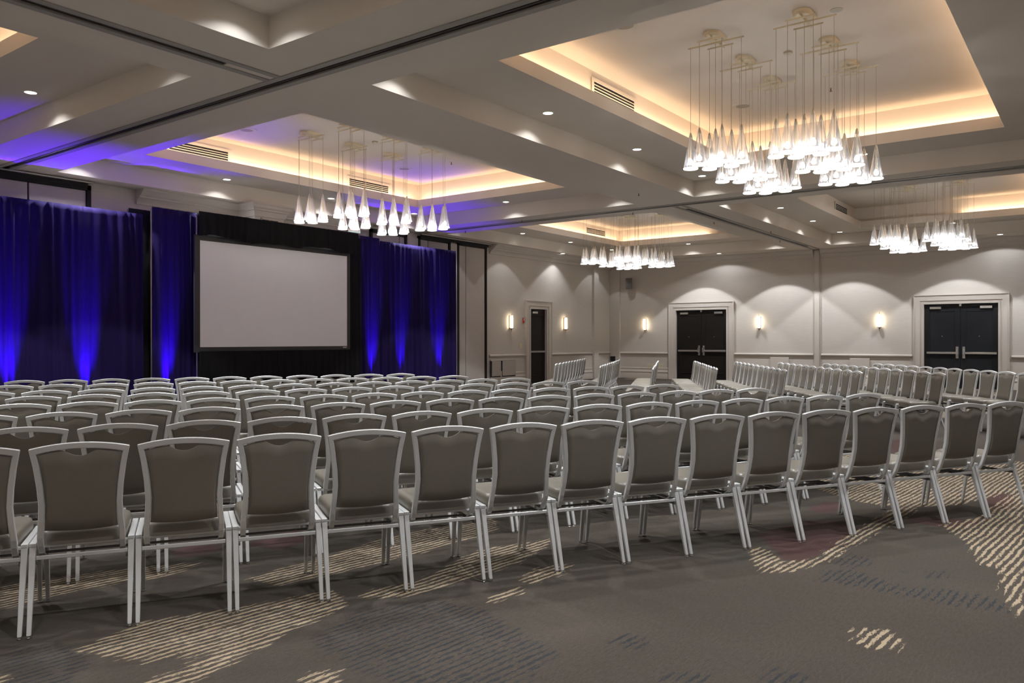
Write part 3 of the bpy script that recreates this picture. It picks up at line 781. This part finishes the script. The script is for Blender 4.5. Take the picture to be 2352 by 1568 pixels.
# ------------------------------------------------------------------ ceiling devices, vents, sprinklers
def vent(ix_y, x0, x1, z0, z1, label):
    t = thing('ceiling_vent', label, 'air vent', ((x0 + x1) / 2, ix_y, (z0 + z1) / 2), group='slot vents in the coffer walls')
    w, hh = (x1 - x0) / 2, (z1 - z0) / 2
    s = MB(); s.box(-w - .05, w + .05, -.012, -.0005, hh, hh + .05); s.box(-w - .05, w + .05, -.012, -.0005, -hh - .05, -hh)
    s.box(-w - .05, -w, -.012, -.0005, -hh, hh); s.box(w, w + .05, -.012, -.0005, -hh, hh)
    obj('vent_frame', s.mesh('vent_frame', PAINT), t)
    obj('duct', MB().box(-w, w, -.003, -.0005, -hh, hh).mesh('duct', DARK), t)
    for k in range(1, 4):
        zc = -hh + 2 * hh * k / 4
        obj('slat', MB().box(-w, w, -.012, -.0035, zc - hh * .06, zc + hh * .06).mesh('slat', PAINT), t)
vent(5.745, 9.62, 10.81, 4.86, 5.03, 'slotted air vent in the near right coffer wall')
vent(5.745, 22.14, 23.31, 4.88, 5.04, 'slotted air vent in the dark far right coffer wall')
UY = BY[1][1] - 1.05 + .20
vent(UY, 7.75, 8.95, 4.83, 5.0, 'slotted air vent, left one in the near left coffer')
vent(UY, 12.0, 13.2, 4.84, 5.0, 'slotted air vent behind the pendants in the near left coffer')
vent(UY, 22.1, 23.3, 4.88, 5.05, 'slotted air vent in the far left coffer wall')
def speaker(x, y, label):
    t = thing('ceiling_speaker', label, 'speaker', (x, y, Z2), group='round ceiling speakers')
    obj('speaker_ring', MB().lathe((0, 0, 0), [(.11, -.0005), (.11, -.010), (.17, -.010), (.175, -.0005)], 26).mesh('speaker_ring', WHITEP, 'auto'), t)
    obj('grille', MB().cyl((0, 0, -.0075), .11, (0, 0, -.001), .11, 24).mesh('grille', mat('speaker_grille', (.38, .34, .29), .7), 'auto'), t)
speaker(12.52, 4.68, 'round ceiling speaker behind the right-hand pendants, near right coffer')
speaker(8.46, 4.62, 'round ceiling speaker at the edge of the near right coffer')
speaker(12.62, 12.38, 'round ceiling speaker at the far end of the near left coffer')
speaker(8.60, 12.36, 'round ceiling speaker at the near end of the near left coffer')
def detector(x, y, label):
    t = thing('smoke_detector', label, 'smoke detector', (x, y, Z2))
    obj('detector_base', MB().lathe((0, 0, 0), [(.0005, -.022), (.055, -.022), (.058, -.012), (.058, -.0005)], 20).mesh('detector_base', CORDM, 'auto'), t)
    obj('detector_body', MB().lathe((0, 0, 0), [(.0005, -.055), (.036, -.053), (.048, -.036), (.050, -.0225)], 20).mesh('detector_body', WHITEP, 'auto'), t)
detector(10.53, 3.33, 'small smoke detector between pendant canopies in the near right coffer')
detector(10.57, 11.14, 'small smoke detector between pendant canopies in the near left coffer')
t = tag(obj('ceiling_cover', MB().cyl((9.52, 2.46, Z2 - .006), .07, (9.52, 2.46, Z2 - .0005), .07, 22).mesh('ceiling_cover', mat('grey_cover', (.50, .47, .42), .7), 'auto')), 'flat grey round cover on the near right coffer ceiling', 'cover')
def sprinkler(x, y, z, label):
    t = thing('sprinkler', label, 'sprinkler', (x, y, z), group='ceiling sprinklers')
    obj('escutcheon', MB().lathe((0, 0, 0), [(.0005, -.008), (.03, -.007), (.036, -.0005)], 14).mesh('escutcheon', STEEL, 'auto'), t)
    s = MB(); s.cyl((0, 0, -.05), .008, (0, 0, -.008), .010, 8); s.cyl((0, 0, -.056), .022, (0, 0, -.051), .022, 12)
    obj('sprinkler_head', s.mesh('sprinkler_head', BRONZE), t)
for x, y, z, w in ((13.92, 7.29, ZC, 'under the middle beam between the near coffers'), (14.95 + .45, 11.18, ZC, 'left of the far track under the cross beam'), (16.02, 13.48, ZC, 'in the violet light above the drapes'),
                (18.41, 7.6, ZC, 'first one left of the far ceiling track'), (20.85, 7.04, ZC, 'right of the far ceiling track'), (23.02, 7.51, ZC, 'last one left of the far ceiling track'),
                (15.95, 8.5, ZC, 'bright one beside the long far track'), (12.42, 3.29, Z2, 'among the pendant cords in the near right coffer'), (12.76, 11.12, Z2, 'in the near left coffer')):
    sprinkler(x, y, z, 'small brass sprinkler ' + w)

# ------------------------------------------------------------------ sconces
def sconce(x, y, z, rz, label):
    t = thing('wall_sconce', label, 'wall light', (x, y, z), rz, 'glowing wall sconces')
    s = MB(); s.box(-.035, .035, -.02, -.0005, -.20, .20); obj('back_plate', s.mesh('back_plate', BRONZE, bevel=.004, seg=1), t)
    s = MB(); s.lathe((0, -.085, -.19), [(.040, 0), (.045, .02), (.044, .36), (.038, .385), (.0005, .386)], 16); obj('glass_tube', s.mesh('glass_tube', SCON, 'auto'), t)
    s = MB(); s.lathe((0, -.085, -.245), [(.0005, .0), (.012, .0), (.012, .025), (.062, .035), (.062, .053), (.0005, .054)], 16); obj('base_cup', s.mesh('base_cup', BRONZE, 'auto'), t)
    s = MB(); s.cyl((0, -.085, .20), .007, (0, -.085, .26), .004, 8); s.cyl((0, -.085, -.30), .004, (0, -.085, -.245), .007, 8); s.box(-.01, .01, -.08, -.02, -.235, -.22)
    obj('finial', s.mesh('finial', BRONZE), t)
sconce(19.74, YL, 1.96, 0, 'glowing tube sconce left of the single door')
sconce(22.84, YL, 1.96, 0, 'glowing tube sconce right of the single door')
sconce(XF, 13.37, 1.96, R(-90), 'glowing tube sconce between the corner and the left double door')
sconce(XF, 9.17, 1.98, R(-90), 'glowing tube sconce left of the far wall pilaster')
sconce(XF, 5.47, 1.98, R(-90), 'glowing tube sconce right of the far wall pilaster')

# ------------------------------------------------------------------ chairs
def interp(tab, z):
    for (a, ya), (b, yb) in zip(tab, tab[1:]):
        if a <= z <= b: return ya + (yb - ya) * (z - a) / (b - a)
    return tab[0][1] if z < tab[0][0] else tab[-1][1]
YB = [(.345, .165), (.37, .125), (.40, .102), (.45, .082), (.53, .062), (.61, .048), (.70, .036), (.80, .024), (.92, .004)]
XO = [(.345, .186), (.37, .190), (.45, .191), (.53, .184), (.61, .180), (.70, .186), (.80, .199), (.886, .215)]
yb = lambda z: interp(YB, z); xo = lambda z: interp(XO, z)
BW = .027
def frame_mesh():
    outer = []; inner = []
    zs = [.345, .37, .41, .45, .49, .53, .57, .61, .655, .70, .75, .80, .845]
    for z in zs: outer.append((xo(z), z)); inner.append((xo(z) - BW, z))
    outer.append((.215, .886)); inner.append((.215 - BW - .002, .860))
    n = 8
    for i in range(1, n):
        u = 1 - 2 * i / (n * 2)          # from 1 to 0 (exclusive of the corner)
        x = .215 * u; outer.append((x, .886 + .026 * (1 - u * u)))
        x2 = (.215 - BW - .002) * u; inner.append((x2, .860 + .022 * (1 - u * u)))
    outer.append((0, .912)); inner.append((0, .882))
    o2 = outer + [(-x, z) for x, z in outer[-2::-1]]; i2 = inner + [(-x, z) for x, z in inner[-2::-1]]
    vs = []; m = len(o2)
    for (xa, za), (xb_, zb_) in zip(o2, i2):
        for (x, z) in ((xa, za), (xb_, zb_)):
            for dy in (-.012, .012): vs.append((x, yb(z) + dy, z))
    fs = []
    for k in range(m - 1):
        a, b = 4 * k, 4 * (k + 1)
        fs += [(a, a + 2, b + 2, b), (a + 1, b + 1, b + 3, a + 3), (a, b, b + 1, a + 1), (a + 2, a + 3, b + 3, b + 2)]
    fs += [(0, 1, 3, 2), (4 * m - 4, 4 * m - 2, 4 * m - 1, 4 * m - 3)]
    return MB().add(vs, fs).mesh('back_frame', SILVER, bevel=.003, seg=1)
def cushion_mesh():
    NU, NV = 24, 12; vs = []; fs = []
    def top(x): # underside of the arch, minus the hand-hold dip
        u = x / .186; z = .857 + .022 * (1 - u * u)
        dip = .034 * max(0, 1 - (x / .078) ** 2) ** 1.3 if abs(x) < .078 else 0
        return z - dip - .006 * (abs(u) ** 6)
    def bot(x): return .486 - .010 * (1 - (x / .16) ** 2)
    def row(side):
        for j in range(NV + 1):
            v = j / NV
            for i in range(NU + 1):
                u = -1 + 2 * i / NU
                zr = .486 + (.862 - .486) * v
                hx = xo(zr) - BW - .0025
                x = hx * u
                z = bot(x) + (top(x) - bot(x)) * v
                e = min(1, (1 - abs(u)) * hx / .022, v * .38 / .022, (1 - v) * .38 / .022)
                puff = math.sqrt(max(0, 1 - (1 - e) ** 2))
                vs.append((x, yb(z) + side * (.004 + .015 * puff), z))
    row(-1); row(1); Nn = (NU + 1) * (NV + 1)
    for j in range(NV):
        for i in range(NU):
            a = j * (NU + 1) + i
            fs.append((a, a + 1, a + NU + 2, a + NU + 1)); fs.append((Nn + a, Nn + a + NU + 1, Nn + a + NU + 2, Nn + a + 1))
    for i in range(NU):
        for a in (i, NV * (NU + 1) + i): fs.append((a, a + 1, Nn + a + 1, Nn + a))
    for j in range(NV):
        for a in (j * (NU + 1), j * (NU + 1) + NU): fs.append((a, a + NU + 1, Nn + a + NU + 1, Nn + a))
    return MB().add(vs, fs).mesh('backrest', VINYL, 'auto')
def seat_mesh():
    vs = []; fs = []; n = 36
    def ring(z, k, crown=0):
        for i in range(n):
            a = 2 * math.pi * i / n; c, s_ = math.cos(a), math.sin(a); e = .28
            x = abs(c) ** e * math.copysign(1, c); y = abs(s_) ** e * math.copysign(1, s_)
            hw = .197 + .004 * y
            vs.append((x * (hw - k), .322 + y * (.212 - k), z))
    lv = [(.402, .012), (.405, .002), (.455, 0), (.470, .006), (.479, .02), (.4835, .05), (.486, .10), (.4865, .16)]
    for z, k in lv: ring(z, k)
    for j in range(len(lv) - 1):
        for i in range(n): fs.append((j * n + i, j * n + (i + 1) % n, (j + 1) * n + (i + 1) % n, (j + 1) * n + i))
    fs.append(tuple(range((len(lv) - 1) * n, len(lv) * n))); fs.append(tuple(range(n))[::-1])
    return MB().add(vs, fs).mesh('seat', VINYL, 'auto')
CH = {}
CH['back_frame'] = frame_mesh(); CH['backrest'] = cushion_mesh(); CH['seat'] = seat_mesh()
def leg_mesh(sx, front):
    s = MB()
    if front: s.taper((sx * .213, .575, .014), (.0095, .009), (sx * .2145, .515, .402), (.0145, .017))
    else: s.taper((sx * .213, .0, .014), (.0095, .009), (sx * .2145, .132, .402), (.0145, .017))
    return s.mesh('leg', SILVER, bevel=.0025, seg=1)
CH['legs'] = [leg_mesh(-1, 0), leg_mesh(1, 0), leg_mesh(-1, 1), leg_mesh(1, 1)]
CH['glide'] = MB().lathe((0, 0, 0), [(.0005, .0005), (.013, .001), (.0135, .006), (.008, .009), (.008, .0135), (.0005, .0138)], 10).mesh('glide', CHROME, 'auto')
s = MB()
for sx in (-1, 1):
    s.box(*sorted((sx * .200, sx * .229)), .112, .530, .4025, .4195)
    s.box(*sorted((sx * .206, sx * .2285)), .125, .520, .386, .402)
s.box(-.2, .2, .145, .165, .3865, .4015); s.box(-.2, .2, .49, .51, .3865, .4015)
CH['seat_rail'] = s.mesh('seat_rail', SILVER, bevel=.002, seg=1)
CH['stretcher'] = MB().box(-.2, .2, .108, .118, .338, .358).mesh('stretcher', SILVER, bevel=.002, seg=1)
s = MB()
for sx in (-1, 1): s.box(*sorted((sx * .1995, sx * .1905)), .105, .535, .318, .336)
s.box(-.19, .19, .30, .312, .322, .334)
CH['under_brace'] = s.mesh('under_brace', mat('under_brace_grey', (.16, .16, .16), .45, metal=.5), bevel=.002, seg=1)
def chair(x, y, ang, label, group, detail=2):
    """ang = direction (deg) the chair faces; origin between the rear feet"""
    t = thing('banquet_chair', label, 'chair', (x, y, 0), R(ang - 90), group)
    for k in ('seat', 'backrest', 'back_frame', 'seat_rail', 'stretcher', 'under_brace'): obj(k, CH[k], t)
    for me, c in zip(CH['legs'], ((-.213, 0), (.213, 0), (-.213, .575), (.213, .575))):
        lg = obj('leg', me, t)
        if detail > 1: obj('glide', CH['glide'], lg, (c[0], c[1], 0))
    return t
NUM = ['first', 'second', 'third', 'fourth', 'fifth', 'sixth', 'seventh', 'eighth', 'ninth', 'tenth', 'eleventh', 'twelfth', 'thirteenth', 'fourteenth', 'fifteenth', 'sixteenth', 'seventeenth', 'eighteenth', 'nineteenth']
jr = random.Random(9)
# near block: (x0, y0, row angle, pitch, first index, last index, name)
ROWS = [((1.6076 + 1.9951 * 0 + .1992, 4.0527 - .1189), -30.83, .4639, -2, 14, 'rearmost row'),
        ((1.939, 4.861), -28.28, .4687, -2, 14, 'second row from the back'),
        ((2.497, 5.676), -27.48, .471, -3, 13, 'third row from the back'),
        ((2.627, 6.686), -27.23, .4677, -2, 13, 'fourth row from the back'),
        ((3.064, 7.514), -25.67, .4752, -2, 12, 'fifth row from the back'),
        ((3.494, 8.275), -24.71, .4758, -2, 11, 'sixth row from the back'),
        ((4.072, 9.297), -26.8, .4716, -2, 10, 'second row from the screen'),
        ((4.199, 10.546), -28.86, .4736, -1, 10, 'row nearest the screen')]
for ri, ((x0, y0), a, p, i0, i1, nm) in enumerate(ROWS):
    n = i1 - i0 + 1
    for i in range(i0, i1 + 1):
        k = i - i0
        if k < n - 1 - k: pos = '%s chair from the left' % NUM[k]
        else: pos = '%s chair from the right' % NUM[n - 1 - k] if n - 1 - k else 'last chair on the right'
        lab = 'near block of grey chairs, %s, %s' % (nm, pos)
        chair(x0 + p * math.cos(R(a)) * i + jr.uniform(-.003, .003), y0 + p * math.sin(R(a)) * i + jr.uniform(-.003, .003),
              a + 90 + jr.uniform(-.6, .6), lab, 'chairs in the near block', 2 if ri < 3 else 1)
# far block
ROWS2 = [((13.76, 9.09), 24.35, 11, 'row nearest the screen'), ((13.12, 7.66), 24.76, 11, 'second row from the screen'),
         ((12.88, 6.44), 25.32, 11, 'third row from the screen'), ((13.28, 5.44), 28.07, 11, 'fourth row from the screen'),
         ((13.32, 4.26), 30.32, 11, 'fourth row from the back'), ((13.29, 3.11), 32.0, 11, 'third row from the back'),
         ((13.35, 1.98), 34.34, 11, 'second row from the back'), ((14.0, .90), 37.39, 12, 'rearmost row')]
for ri, ((x0, y0), a, n, nm) in enumerate(ROWS2):
    for i in range(n):
        k = i + (-1 if ri == 7 else 0)
        pos = '%s chair from the aisle' % NUM[i]
        lab = 'far block of grey chairs, %s, %s' % (nm, pos)
        chair(x0 + .47 * math.cos(R(a)) * k + jr.uniform(-.006, .006), y0 + .47 * math.sin(R(a)) * k + jr.uniform(-.006, .006),
              a + 90 + jr.uniform(-1.2, 1.2), lab, 'chairs in the far block', 1)
